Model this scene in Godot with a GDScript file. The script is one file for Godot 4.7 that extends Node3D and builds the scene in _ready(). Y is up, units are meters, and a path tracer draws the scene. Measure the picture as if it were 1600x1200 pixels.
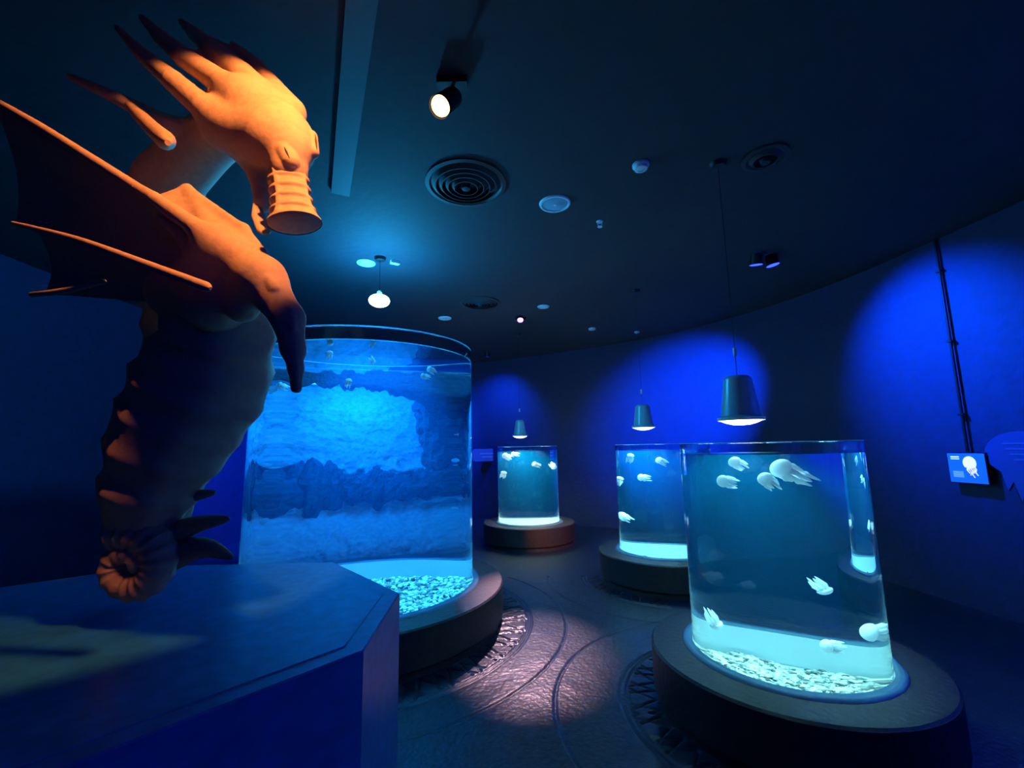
extends Node3D
# A dim jellyfish hall: lit water cylinders on round plinths, a seahorse sculpture on an angular block,
# blue wall washers, a black ceiling with service fittings.

const EYE := Vector3(0, 1.55, 0)
const FOCAL := 690.0
const CEILING := 3.5
const PLINTH_TOP := 0.33
const GRAVEL := 0.17
const TANK_LARGE := Vector3(-1.40, 0, -4.28)
const TANK_NEAR := Vector3(1.581, 0, -2.817)
const TANK_MIDDLE := Vector3(1.740, 0, -5.386)
const TANK_FAR := Vector3(0.237, 0, -7.536)

var M := {}
var used := {}
var cam: Camera3D
var rng := RandomNumberGenerator.new()

# ---------------------------------------------------------------- helpers
func numbered(called: String) -> String:
	var n: int = used.get(called, 0)
	used[called] = n + 1
	return called if n == 0 else "%s_%03d" % [called, n]

func tag(o: Node, label: String, category := "", group := "", kind := "") -> void:
	if label: o.set_meta("label", label)
	if category: o.set_meta("category", category)
	if group: o.set_meta("group", group)
	if kind: o.set_meta("kind", kind)

func thing(called: String, at_point: Vector3, label: String, category: String, group := "") -> Node3D:
	var o := Node3D.new()
	o.name = numbered(called)
	add_child(o)
	o.position = at_point
	tag(o, label, category, group)
	return o

func obj(called: String, mesh: Mesh, material: Material, parent: Node = null, at_point := Vector3.ZERO) -> MeshInstance3D:
	var o := MeshInstance3D.new()
	o.mesh = mesh
	o.material_override = material
	if parent == null:
		o.name = numbered(called)
		add_child(o)
	else:
		o.name = called
		parent.add_child(o, true)
	o.position = at_point
	return o

func structure(called: String, mesh: Mesh, material: Material) -> MeshInstance3D:
	var o := obj(called, mesh, material)
	o.set_meta("kind", "structure")
	return o

func begin() -> SurfaceTool:
	var st := SurfaceTool.new()
	st.begin(Mesh.PRIMITIVE_TRIANGLES)
	return st

func tri(st: SurfaceTool, a: Vector3, b: Vector3, c: Vector3, na: Vector3, nb: Vector3, nc: Vector3) -> void:
	var flip := (b - a).cross(c - a).dot(na + nb + nc) > 0.0
	st.set_normal(na); st.add_vertex(a)
	if flip:
		st.set_normal(nc); st.add_vertex(c)
		st.set_normal(nb); st.add_vertex(b)
	else:
		st.set_normal(nb); st.add_vertex(b)
		st.set_normal(nc); st.add_vertex(c)

func face(st: SurfaceTool, pts: Array, out: Vector3) -> void:
	# a flat convex polygon
	for i in range(1, pts.size() - 1):
		tri(st, pts[0], pts[i], pts[i + 1], out, out, out)

func box(st: SurfaceTool, c: Vector3, s: Vector3, basis := Basis.IDENTITY) -> void:
	var h := s / 2.0
	for ax in 3:
		for sg in [-1.0, 1.0]:
			var n := Vector3.ZERO; n[ax] = sg
			var u := Vector3.ZERO; u[(ax + 1) % 3] = 1.0
			var v := Vector3.ZERO; v[(ax + 2) % 3] = 1.0
			var o := n * h[ax]
			var du := u * h[(ax + 1) % 3]
			var dv := v * h[(ax + 2) % 3]
			var q := []
			for k in [o - du - dv, o + du - dv, o + du + dv, o - du + dv]:
				q.append(c + basis * k)
			face(st, q, basis * n)

# profile: [radius, height] pairs; outward side is to the right of the walking direction turned by "side"
func lathe(st: SurfaceTool, prof: Array, seg := 48, smooth := false, centre := Vector3.ZERO) -> void:
	var n := prof.size()
	var segn := []
	for i in n - 1:
		var d := Vector2(prof[i + 1][0] - prof[i][0], prof[i + 1][1] - prof[i][1])
		segn.append(Vector2(d.y, -d.x).normalized())
	for i in n - 1:
		var n0: Vector2 = segn[i]
		var n1: Vector2 = segn[i]
		if smooth:
			if i > 0: n0 = (segn[i] + segn[i - 1]).normalized()
			if i < n - 2: n1 = (segn[i] + segn[i + 1]).normalized()
		for k in seg:
			var a0 := TAU * k / seg
			var a1 := TAU * (k + 1) / seg
			var c0 := Vector3(cos(a0), 0, sin(a0))
			var c1 := Vector3(cos(a1), 0, sin(a1))
			var p00: Vector3 = centre + c0 * prof[i][0] + Vector3.UP * prof[i][1]
			var p01: Vector3 = centre + c1 * prof[i][0] + Vector3.UP * prof[i][1]
			var p10: Vector3 = centre + c0 * prof[i + 1][0] + Vector3.UP * prof[i + 1][1]
			var p11: Vector3 = centre + c1 * prof[i + 1][0] + Vector3.UP * prof[i + 1][1]
			var q00 := c0 * n0.x + Vector3.UP * n0.y
			var q01 := c1 * n0.x + Vector3.UP * n0.y
			var q10 := c0 * n1.x + Vector3.UP * n1.y
			var q11 := c1 * n1.x + Vector3.UP * n1.y
			if prof[i][0] > 1e-5: tri(st, p00, p01, p11, q00, q01, q11)
			if prof[i + 1][0] > 1e-5: tri(st, p00, p11, p10, q00, q11, q10)

func lathed(prof: Array, seg := 48, smooth := false) -> ArrayMesh:
	var st := begin()
	lathe(st, prof, seg, smooth)
	return st.commit()

# a tube through points with a radius at each
func tube(st: SurfaceTool, pts: Array, radii: Array, seg := 12, caps := true, flat := 1.0) -> void:
	var n := pts.size()
	var rings := []
	var dirs := []
	var side := Vector3.ZERO
	for i in n:
		var t: Vector3 = (pts[mini(i + 1, n - 1)] - pts[maxi(i - 1, 0)]).normalized()
		if side == Vector3.ZERO:
			side = t.cross(Vector3.UP if absf(t.y) < 0.9 else Vector3.RIGHT).normalized()
		side = (side - t * side.dot(t)).normalized()
		var up := side.cross(t).normalized()
		var ring := []
		var ds := []
		for k in seg:
			var a := TAU * k / seg
			var d := side * cos(a) + up * sin(a) * flat
			ring.append(pts[i] + d * radii[i])
			ds.append((side * cos(a) + up * sin(a) / flat).normalized())
		rings.append(ring); dirs.append(ds)
	for i in n - 1:
		for k in seg:
			var j := (k + 1) % seg
			tri(st, rings[i][k], rings[i][j], rings[i + 1][j], dirs[i][k], dirs[i][j], dirs[i + 1][j])
			tri(st, rings[i][k], rings[i + 1][j], rings[i + 1][k], dirs[i][k], dirs[i + 1][j], dirs[i + 1][k])
	if caps:
		for e in [0, n - 1]:
			var t: Vector3 = (pts[e] - pts[1 if e == 0 else n - 2]).normalized()
			for k in seg:
				tri(st, pts[e], rings[e][k], rings[e][(k + 1) % seg], t, t, t)

# a point on the photograph's ray (1600 x 1200 frame) at a given depth along -z
func at(px: float, py: float, depth: float) -> Vector3:
	var d := cam.transform.basis * Vector3((px - 800.0) / FOCAL, -(py - 600.0) / FOCAL, -1.0)
	return EYE + d * (depth / -d.z)

func noise_texture(freq: float, lo: Color, hi: Color, seed_ := 1, size := 512, octaves := 5) -> NoiseTexture2D:
	var t := NoiseTexture2D.new()
	t.width = size; t.height = size; t.seamless = true
	var n := FastNoiseLite.new()
	n.seed = seed_; n.frequency = freq; n.fractal_octaves = octaves
	t.noise = n
	var g := Gradient.new()
	g.set_color(0, lo); g.set_color(1, hi)
	t.color_ramp = g
	return t

func mat(called: String, color: Color, rough := 0.7, metal := 0.0) -> StandardMaterial3D:
	var m := StandardMaterial3D.new()
	m.resource_name = called
	m.albedo_color = color
	m.roughness = rough
	m.metallic = metal
	M[called] = m
	return m

func grainy(m: StandardMaterial3D, scale: float, lo: float, hi: float, relief := 0.0, seed_ := 1, freq := 0.02) -> void:
	m.uv1_triplanar = true
	m.uv1_world_triplanar = true
	m.uv1_scale = Vector3.ONE * scale
	m.albedo_texture = noise_texture(freq, Color(lo, lo, lo), Color(hi, hi, hi), seed_)
	if relief > 0.0:
		m.heightmap_enabled = true
		m.heightmap_texture = noise_texture(freq * 1.7, Color.BLACK, Color.WHITE, seed_ + 7)
		m.heightmap_scale = relief

func glass(called: String, color: Color, alpha: float, ior: float) -> StandardMaterial3D:
	var m := mat(called, Color(color.r, color.g, color.b, alpha), 0.0)
	m.transparency = BaseMaterial3D.TRANSPARENCY_ALPHA
	m.refraction_enabled = true
	m.refraction_scale = (ior - 1.0) / 10.0
	return m

func pane(called: String, color: Color, alpha: float) -> StandardMaterial3D:
	var m := mat(called, Color(color.r, color.g, color.b, alpha), 0.02)
	m.transparency = BaseMaterial3D.TRANSPARENCY_ALPHA
	return m

func glow(called: String, color: Color, energy: float) -> StandardMaterial3D:
	var m := mat(called, color, 0.5)
	m.emission_enabled = true
	m.emission = color
	m.emission_energy_multiplier = energy
	return m

func spot(called: String, parent: Node, from: Vector3, to: Vector3, color: Color, energy: float, angle: float, soft: float, size: float) -> SpotLight3D:
	var l := SpotLight3D.new()
	l.name = called
	parent.add_child(l, true)
	l.position = from
	l.basis = Basis.looking_at(to - from, Vector3.UP if absf((to - from).normalized().y) < 0.98 else Vector3.RIGHT)
	l.light_color = color
	l.light_energy = energy
	l.spot_angle = angle
	l.spot_angle_attenuation = soft
	l.spot_range = 20.0
	l.spot_attenuation = 2.0
	l.light_size = size
	l.shadow_enabled = true
	return l

# ---------------------------------------------------------------- scene
func _ready() -> void:
	rng.seed = 11
	setup_camera()
	setup_environment()
	setup_materials()
	build_room()
	build_floor()
	build_tank("display_tank", TANK_LARGE, 1.0, 1.28, 2.5, 2.39, "large water-filled acrylic cylinder glowing blue behind the seahorse sculpture", 0)
	build_tank("display_tank", TANK_NEAR, 0.5, 0.75, 1.548, 1.485, "nearest small acrylic cylinder tank with pale jellyfish and pebble bed at right", 1)
	build_tank("display_tank", TANK_MIDDLE, 0.5, 0.75, 1.548, 1.485, "acrylic cylinder tank partly hidden behind the nearest jellyfish tank", 2)
	build_tank("display_tank", TANK_FAR, 0.5, 0.75, 1.548, 1.485, "farthest and smallest-looking acrylic cylinder tank, mid-room on brown round plinth", 3)
	build_jellyfish()
	build_lamps()
	build_grotto()
	build_ceiling_fittings()
	build_wall_lights()
	build_signs()
	build_block()
	build_sculpture()

func setup_camera() -> void:
	cam = Camera3D.new()
	cam.name = "camera"
	add_child(cam)
	cam.fov = rad_to_deg(2.0 * atan(600.0 / FOCAL))
	cam.near = 0.05
	cam.far = 60.0
	var pitch := atan(98.0 / FOCAL)
	var roll := deg_to_rad(1.07)
	cam.transform = Transform3D(Basis(Vector3.RIGHT, pitch) * Basis(Vector3.BACK, -roll), EYE)
	cam.current = true

func setup_environment() -> void:
	var e := Environment.new()
	e.background_mode = Environment.BG_COLOR
	e.background_color = Color.BLACK
	e.tonemap_mode = Environment.TONE_MAPPER_LINEAR
	e.tonemap_exposure = 1.0
	e.sdfgi_enabled = true
	e.ssao_enabled = true
	e.ssil_enabled = true
	e.volumetric_fog_enabled = true
	e.volumetric_fog_density = 0.0
	var w := WorldEnvironment.new()
	w.name = "environment"
	w.environment = e
	add_child(w)

func setup_materials() -> void:
	var m := mat("wall_paint", Color(0.02, 0.125, 0.30), 0.75)
	grainy(m, 0.6, 0.82, 1.0, 0.4, 3)
	m = mat("ceiling_paint", Color(0.010, 0.095, 0.16), 0.85)
	grainy(m, 0.5, 0.85, 1.0, 0.2, 5)
	mat("strip_paint", Color(0.08, 0.20, 0.25), 0.7)
	m = mat("floor_concrete", Color(0.14, 0.22, 0.31), 0.34)
	grainy(m, 0.9, 0.6, 1.0, 0.24, 9, 0.03)
	m = mat("plinth_stone", Color(0.20, 0.17, 0.18), 0.5)
	grainy(m, 1.2, 0.7, 1.0, 0.3, 13)
	m = mat("liner", Color(0.93, 0.95, 0.94), 0.5)
	m = mat("flange", Color(0.42, 0.58, 0.66), 0.25)
	m = mat("pebbles", Color(0.86, 0.88, 0.84), 0.8)
	m.vertex_color_use_as_albedo = true
	glass("water", Color(0.90, 0.98, 1.0), 0.0, 1.33)
	glass("water_large", Color(0.86, 0.96, 1.0), 0.0, 1.12)
	glass("acrylic", Color(0.92, 0.98, 1.0), 0.0, 1.49)
	m = mat("rim_edge", Color(0.55, 0.85, 0.92), 0.3)
	m.backlight_enabled = true
	m.backlight = Color(0.8, 1.0, 1.0)
	pane("water_top", Color(0.8, 0.95, 1.0), 0.02)
	m = mat("lamp_shade", Color(0.55, 0.68, 0.72), 0.3)
	mat("black_metal", Color(0.05, 0.05, 0.06), 0.5, 0.3)
	mat("white_plastic", Color(0.80, 0.82, 0.84), 0.5)
	mat("vent_grey", Color(0.010, 0.075, 0.12), 0.7)
	glow("lamp_glow", Color(1.0, 0.98, 0.94), 4.0)
	m = mat("block_paint", Color(0.13, 0.48, 0.74), 0.34)
	grainy(m, 1.0, 0.8, 1.0, 0.04, 21)
	m = mat("rock", Color(0.56, 0.62, 0.66), 0.85)
	grainy(m, 1.6, 0.74, 1.0, 0.5, 31)
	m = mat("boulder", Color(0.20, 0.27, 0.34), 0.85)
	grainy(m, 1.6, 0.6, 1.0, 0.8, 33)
	glow("cave_glow", Color(0.1, 0.65, 1.0), 4.0)
	glow("warm_glow", Color(1.0, 0.78, 0.50), 5.0)
	glow("pink_glow", Color(0.80, 0.55, 1.0), 3.0)
	glow("blue_glow", Color(0.12, 0.2, 1.0), 6.0)
	mat("grille", Color(0.45, 0.60, 0.68), 0.6)
	mat("sign_blue", Color(0.20, 0.38, 0.62), 0.6)
	mat("sign_dim", Color(0.09, 0.22, 0.46), 0.6)
	mat("sign_faint", Color(0.20, 0.36, 0.58), 0.6)
	mat("sign_print", Color(0.45, 0.62, 0.75), 0.6)
	m = mat("board_print", Color.WHITE, 0.4)
	m.albedo_texture = board_picture()
	m.emission_enabled = true
	m.emission = Color.WHITE
	m.emission_operator = BaseMaterial3D.EMISSION_OP_MULTIPLY
	m.emission_texture = m.albedo_texture
	m.emission_energy_multiplier = 0.9
	m = mat("sandstone", Color(0.66, 0.56, 0.46), 0.75)
	grainy(m, 2.5, 0.84, 1.0, 0.07, 51)
	m = mat("dark_rock", Color(0.13, 0.13, 0.15), 0.9)
	mat("dark_slit", Color(0.12, 0.07, 0.05), 0.8)
	m = mat("jelly", Color(0.92, 0.95, 1.0), 0.5)
	m.backlight_enabled = true
	m.backlight = Color(1.0, 1.0, 0.98)

func board_picture() -> ImageTexture:
	# flat print: blue ground, a white jellyfish, two title lines and a small block of text
	var im := Image.create(256, 192, false, Image.FORMAT_RGB8)
	im.fill(Color(0.03, 0.36, 0.78))
	for y in 192:
		for x in 256:
			var c := Color(-1, 0, 0)
			var bx := (x - 150.0) / 46.0; var by := (y - 62.0) / 44.0
			if bx * bx + by * by < 1.0 and y < 92: c = Color(0.95, 0.96, 0.98)
			for k in 5:
				var ax := 130.0 + k * 13.0 + 4.0 * sin(y * 0.16 + k) + (y - 90) * 0.18
				if y >= 86 and y < 130 + (k % 3) * 14 and absf(x - ax) < 6.5 - (y - 86) * 0.05: c = Color(0.93, 0.80, 0.90) if k % 2 else Color(0.97, 0.93, 0.95)
			if x >= 22 and x < 84 and ((y >= 20 and y < 28) or (y >= 34 and y < 40)): c = Color(0.9, 0.95, 1.0)
			if x >= 26 and x < 100 and y >= 118 and y < 160 and y % 7 < 4: c = Color(0.45, 0.66, 0.92)
			if c.r >= 0.0: im.set_pixel(x, y, c)
	return ImageTexture.create_from_image(im)

# ---------------------------------------------------------------- room
func plan() -> PackedVector2Array:
	var p := [[4.35, 2.4], [4.35, -1.0], [4.33, -2.5], [4.28, -3.4], [4.22, -4.2], [4.12, -5.0], [3.95, -5.7], [3.68, -6.4], [3.3, -7.05], [2.85, -7.65], [2.3, -8.2], [1.65, -8.72], [0.9, -9.2], [0.1, -9.65], [-0.8, -10.1], [-1.8, -10.3], [-2.9, -10.1], [-3.9, -9.4], [-4.6, -8.4], [-4.95, -7.2], [-5.0, -5.5], [-4.9, -3.0], [-4.7, 0.0], [-4.7, 2.4]]
	var r := PackedVector2Array()
	for q in p: r.append(Vector2(q[0], q[1]))
	return r

func wall_run(pts: Array, thick: float, top: float) -> ArrayMesh:
	# upright wall along points; the room is on the left-hand inside, thickness goes outwards
	var st := begin()
	var mid := Vector2(-0.3, -3.8)
	for i in pts.size() - 1:
		var a: Vector2 = pts[i]
		var b: Vector2 = pts[i + 1]
		var nn := (b - a).orthogonal().normalized()
		if nn.dot(mid - a) < 0: nn = -nn
		var na: Vector2 = nn
		var nb: Vector2 = nn
		if i > 0:
			var c: Vector2 = (a - pts[i - 1]).orthogonal().normalized()
			if c.dot(mid - a) < 0: c = -c
			if c.dot(nn) > 0.8: na = (c + nn).normalized()
		if i < pts.size() - 2:
			var c2: Vector2 = (pts[i + 2] - b).orthogonal().normalized()
			if c2.dot(mid - b) < 0: c2 = -c2
			if c2.dot(nn) > 0.8: nb = (c2 + nn).normalized()
		var A := Vector3(a.x, 0, a.y); var B := Vector3(b.x, 0, b.y)
		var U := Vector3.UP * top
		var N0 := Vector3(na.x, 0, na.y); var N1 := Vector3(nb.x, 0, nb.y)
		tri(st, A, B, B + U, N0, N1, N1)
		tri(st, A, B + U, A + U, N0, N1, N0)
		var oa := -N0 * thick; var ob := -N1 * thick
		tri(st, A + oa, B + ob, B + ob + U, -N0, -N1, -N1)
		tri(st, A + oa, B + ob + U, A + oa + U, -N0, -N1, -N0)
		face(st, [A + U, B + U, B + ob + U, A + oa + U], Vector3.UP)
		face(st, [A, B, B + ob, A + oa], Vector3.DOWN)
		if i == 0: face(st, [A, A + U, A + oa + U, A + oa], Vector3(a.x - b.x, 0, a.y - b.y).normalized())
		if i == pts.size() - 2: face(st, [B, B + U, B + ob + U, B + ob], Vector3(b.x - a.x, 0, b.y - a.y).normalized())
	return st.commit()

func smooth_run(pts: PackedVector2Array, from: int, to: int) -> Array:
	var r := []
	for i in range(from, to):
		var p0 := pts[maxi(i - 1, 0)]; var p1 := pts[i]; var p2 := pts[i + 1]; var p3 := pts[mini(i + 2, pts.size() - 1)]
		for k in 4:
			r.append(p1.cubic_interpolate(p2, p0, p3, k / 4.0))
	r.append(pts[to])
	return r

func build_room() -> void:
	var p := plan()
	structure("wall_right", wall_run(smooth_run(p, 0, 14), 0.2, CEILING), M.wall_paint)
	structure("wall_left", wall_run(smooth_run(p, 14, p.size() - 1), 0.2, CEILING), M.wall_paint)
	structure("wall_back", wall_run([p[p.size() - 1], p[0]], 0.2, CEILING), M.wall_paint)
	var st := begin()
	box(st, Vector3(-0.3, CEILING + 0.1, -4.0), Vector3(10.6, 0.2, 13.4))
	structure("ceiling", st.commit(), M.ceiling_paint)
	# a shallow service strip across the ceiling
	st = begin()
	var a := at(572, -60, 1.0); var b := at(532, 300, 1.0)
	a = EYE + (a - EYE) * ((CEILING - EYE.y) / (a.y - EYE.y)); b = EYE + (b - EYE) * ((CEILING - EYE.y) / (b.y - EYE.y))
	var dir := (b - a).normalized()
	box(st, (a + b) / 2 + Vector3.DOWN * 0.012, Vector3(0.13, 0.024, (b - a).length()), Basis(Vector3.UP.cross(dir), Vector3.UP, dir))
	structure("trim_1", st.commit(), M.strip_paint)

# ---------------------------------------------------------------- floor with carved rings
func groove(d: float, half: float) -> float:
	var x := absf(d) / half
	return 0.0 if x >= 1.0 else (1.0 - x * x)

func ring_relief(p: Vector2, centre: Vector3, inner: float, ring: float, line: float) -> float:
	var v := p - Vector2(centre.x, centre.z)
	var r := v.length()
	var h := 0.0
	if r > line + 0.05 or r < inner: return 0.0
	h = maxf(h, groove(r - ring, 0.013))
	h = maxf(h, groove(r - ring - 0.035, 0.013))
	h = maxf(h, groove(r - line, 0.012) * 0.9)
	if r < ring:
		# two crossing zigzags between plinth and ring
		var a := v.angle() * ring / 0.26
		var t := (r - inner) / (ring - inner)
		var f := fposmod(a, 1.0)
		var z := absf(f * 2.0 - 1.0)
		h = maxf(h, groove((z - t) * 0.11, 0.011))
		var f2 := fposmod(a + 0.5, 1.0)
		var z2 := absf(f2 * 2.0 - 1.0)
		h = maxf(h, groove((z2 - t * 0.6) * 0.11, 0.011) * (1.0 if t < 0.9 else 0.0))
	return h

func build_floor() -> void:
	var x0 := -1.3; var x1 := 1.5; var z0 := -5.6; var z1 := -1.7
	var cell := 0.0095
	var nx := int((x1 - x0) / cell); var nz := int((z1 - z0) / cell)
	var v := PackedVector3Array(); v.resize((nx + 1) * (nz + 1))
	var nrm := PackedVector3Array(); nrm.resize(v.size())
	var hs := PackedFloat32Array(); hs.resize(v.size())
	var fl := FastNoiseLite.new(); fl.seed = 4; fl.frequency = 2.2; fl.fractal_octaves = 3
	for j in nz + 1:
		for i in nx + 1:
			var p := Vector2(lerpf(x0, x1, float(i) / nx), lerpf(z0, z1, float(j) / nz))
			var g := maxf(ring_relief(p, TANK_LARGE, 1.27, 1.50, 1.84), ring_relief(p, TANK_NEAR, 0.74, 0.92, 1.36))
			g = maxf(g, ring_relief(p, TANK_MIDDLE, 0.74, 0.92, 1.36))
			var edge := minf(minf(p.x - x0, x1 - p.x), minf(p.y - z0, z1 - p.y))
			var h := -0.011 * g
			h += fl.get_noise_2d(p.x, p.y) * 0.004 * clampf(edge * 4.0, 0.0, 1.0)
			if edge < 0.02: h = 0.0
			hs[j * (nx + 1) + i] = h
			v[j * (nx + 1) + i] = Vector3(p.x, h, p.y)
	var cx := (x1 - x0) / nx; var cz := (z1 - z0) / nz
	for j in nz + 1:
		for i in nx + 1:
			var k := j * (nx + 1) + i
			var dx: float = hs[j * (nx + 1) + mini(i + 1, nx)] - hs[j * (nx + 1) + maxi(i - 1, 0)]
			var dz: float = hs[mini(j + 1, nz) * (nx + 1) + i] - hs[maxi(j - 1, 0) * (nx + 1) + i]
			nrm[k] = Vector3(-dx / (2 * cx), 1, -dz / (2 * cz)).normalized()
	var idx := PackedInt32Array()
	idx.resize(nx * nz * 6)
	var w := 0
	for j in nz:
		for i in nx:
			var a := j * (nx + 1) + i
			var b := a + 1; var c := a + nx + 1; var d := c + 1
			idx[w] = a; idx[w + 1] = b; idx[w + 2] = d; idx[w + 3] = a; idx[w + 4] = d; idx[w + 5] = c
			w += 6
	# the plain rest of the floor round the carved patch, and its underside
	for q in [[-5.4, 5.0, -10.8, z0], [-5.4, 5.0, z1, 2.8], [-5.4, x0, z0, z1], [x1, 5.0, z0, z1]]:
		var s := v.size()
		v.append(Vector3(q[0], 0, q[2])); v.append(Vector3(q[1], 0, q[2])); v.append(Vector3(q[1], 0, q[3])); v.append(Vector3(q[0], 0, q[3]))
		for k in 4: nrm.append(Vector3.UP)
		idx.append_array(PackedInt32Array([s, s + 1, s + 2, s, s + 2, s + 3]))
	var u := v.size()
	for q in [[-5.4, -10.8], [5.0, -10.8], [5.0, 2.8], [-5.4, 2.8]]:
		v.append(Vector3(q[0], -0.2, q[1])); nrm.append(Vector3.DOWN)
	idx.append_array(PackedInt32Array([u, u + 2, u + 1, u, u + 3, u + 2]))
	var arr := []
	arr.resize(Mesh.ARRAY_MAX)
	arr[Mesh.ARRAY_VERTEX] = v; arr[Mesh.ARRAY_NORMAL] = nrm; arr[Mesh.ARRAY_INDEX] = idx
	var mesh := ArrayMesh.new()
	mesh.add_surface_from_arrays(Mesh.PRIMITIVE_TRIANGLES, arr)
	structure("floor", mesh, M.floor_concrete)

# ---------------------------------------------------------------- tanks
func build_tank(called: String, c: Vector3, r: float, pr: float, top: float, water: float, label: String, which: int) -> void:
	var plinth_labels := ["broad dark round plinth under the large blue tank", "dark round plinth under the nearest jellyfish tank at right", "dark round plinth under the half-hidden middle tank", "brown-lit round plinth under the farthest tank"]
	var p := thing("round_plinth", c, plinth_labels[which], "plinth", "round tank plinths")
	var seg := 96 if which < 2 else 64
	obj("drum", lathed([[pr - 0.03, 0.0], [pr - 0.03, 0.04], [pr, 0.07], [pr, PLINTH_TOP - 0.012], [pr - 0.012, PLINTH_TOP], [r + 0.004, PLINTH_TOP], [r + 0.004, 0.05], [0.0, 0.05]], seg), M.plinth_stone, p)
	var liner := obj("liner", lathed([[r + 0.003, PLINTH_TOP + 0.004], [r + 0.003, 0.06], [0.0, 0.06]], seg), M.liner, p)
	liner.set_meta("label", "white liner inside the plinth")
	obj("flange", lathed([[r + 0.06, PLINTH_TOP], [r + 0.055, PLINTH_TOP + 0.012], [r + 0.006, PLINTH_TOP + 0.018], [r + 0.004, PLINTH_TOP]], seg, true), M.flange, p)
	# the tank: one refracting skin from well to waterline, a thick clear rim above it
	var t := thing(called, c, label, "tank", "cylindrical display tanks")
	obj("wall", lathed([[r, 0.07], [r, water]], 160), M.water_large if which == 0 else M.water, t)
	obj("water_surface", lathed([[r - 0.001, water], [0.0, water]], 96), M.water_top, t)
	var th := 0.035 if which == 0 else 0.022
	obj("rim", lathed([[r, water + 0.001], [r, top - 0.004], [r - 0.004, top], [r - th + 0.004, top], [r - th, top - 0.004], [r - th, water + 0.001], [r, water + 0.001]], 128), M.acrylic, t)
	obj("rim_edge", lathed([[r - 0.001, top], [r - 0.003, top + 0.004], [r - th + 0.003, top + 0.004], [r - th + 0.001, top]], 128), M.rim_edge, t)
	var fog := FogVolume.new()
	fog.name = "water"
	fog.shape = RenderingServer.FOG_VOLUME_SHAPE_CYLINDER
	fog.size = Vector3(r * 1.98, water - 0.09, r * 1.98)
	var fm := FogMaterial.new()
	fm.resource_name = "water_body"
	fm.albedo = Color(0.03, 0.66, 1.0) if which > 0 else Color(0.02, 0.55, 1.0)
	fm.density = 0.045 if which > 0 else 0.045
	fog.material = fm
	t.add_child(fog, true)
	fog.position = Vector3(0, (water - 0.09) / 2 + 0.08, 0)
	gravel(c, r, which)

func gravel(c: Vector3, r: float, which: int) -> void:
	var n := FastNoiseLite.new(); n.seed = 40 + which; n.frequency = 3.0; n.fractal_octaves = 3
	var count := 4200 if which == 0 else (3600 if which == 1 else 900)
	var base := 0.017 if which == 0 else 0.0108
	if which > 1: base = 0.018
	var mi := obj("pebble_bed", pebble_mesh(r, count, base, n, 70 + which), M.pebbles)
	mi.position = c
	tag(mi, ["pale pebble bed in the large blue tank", "pale pebble bed in the nearest jellyfish tank", "pale pebble bed in the half-hidden middle tank", "pale pebble bed in the farthest tank"][which], "pebbles", "", "stuff")

func pebble_mesh(r: float, count: int, base: float, n: FastNoiseLite, seed_: int) -> ArrayMesh:
	var g := RandomNumberGenerator.new(); g.seed = seed_
	var st := begin()
	st.set_color(Color(0.30, 0.34, 0.34))
	lathe(st, [[r - 0.004, GRAVEL - 0.015], [0.0, GRAVEL - 0.015]], 48)
	var ico := [Vector3(0, 1, 0), Vector3(1, 0, 0), Vector3(0, 0, 1), Vector3(-1, 0, 0), Vector3(0, 0, -1)]
	for i in count:
		var a := g.randf() * TAU
		var q := sqrt(g.randf()) * (r - 0.035)
		var x := cos(a) * q; var z := sin(a) * q
		var y := GRAVEL - 0.012 + n.get_noise_2d(x, z) * 0.03 + g.randf() * 0.01
		var s := base * g.randf_range(0.6, 1.6)
		var yaw := g.randf() * TAU
		var b := Basis(Vector3.UP, yaw) * Basis(Vector3.RIGHT, g.randf_range(-0.5, 0.5)) * Basis.from_scale(Vector3(s, s * 0.75, s * g.randf_range(0.8, 1.15)))
		var tone := pow(g.randf_range(0.25, 1.0), 2.0)
		st.set_color(Color(tone, tone, tone * 0.96))
		# a rounded eight-sided pebble: two rings and a cap
		var o := Vector3(x, y, z)
		var ring0 := []; var ring1 := []
		for k in 6:
			var d := Vector3(cos(TAU * k / 6), 0, sin(TAU * k / 6)) * g.randf_range(0.85, 1.1)
			ring0.append(d); ring1.append(d * 0.66 + Vector3.UP * 0.72)
		for k in 6:
			var j := (k + 1) % 6
			for f in [[ring0[k], ring0[j], ring1[j]], [ring0[k], ring1[j], ring1[k]], [ring1[k], ring1[j], Vector3.UP]]:
				tri(st, o + b * f[0], o + b * f[1], o + b * f[2], (b * f[0]).normalized(), (b * f[1]).normalized(), (b * f[2]).normalized())
	return st.commit()

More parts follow.
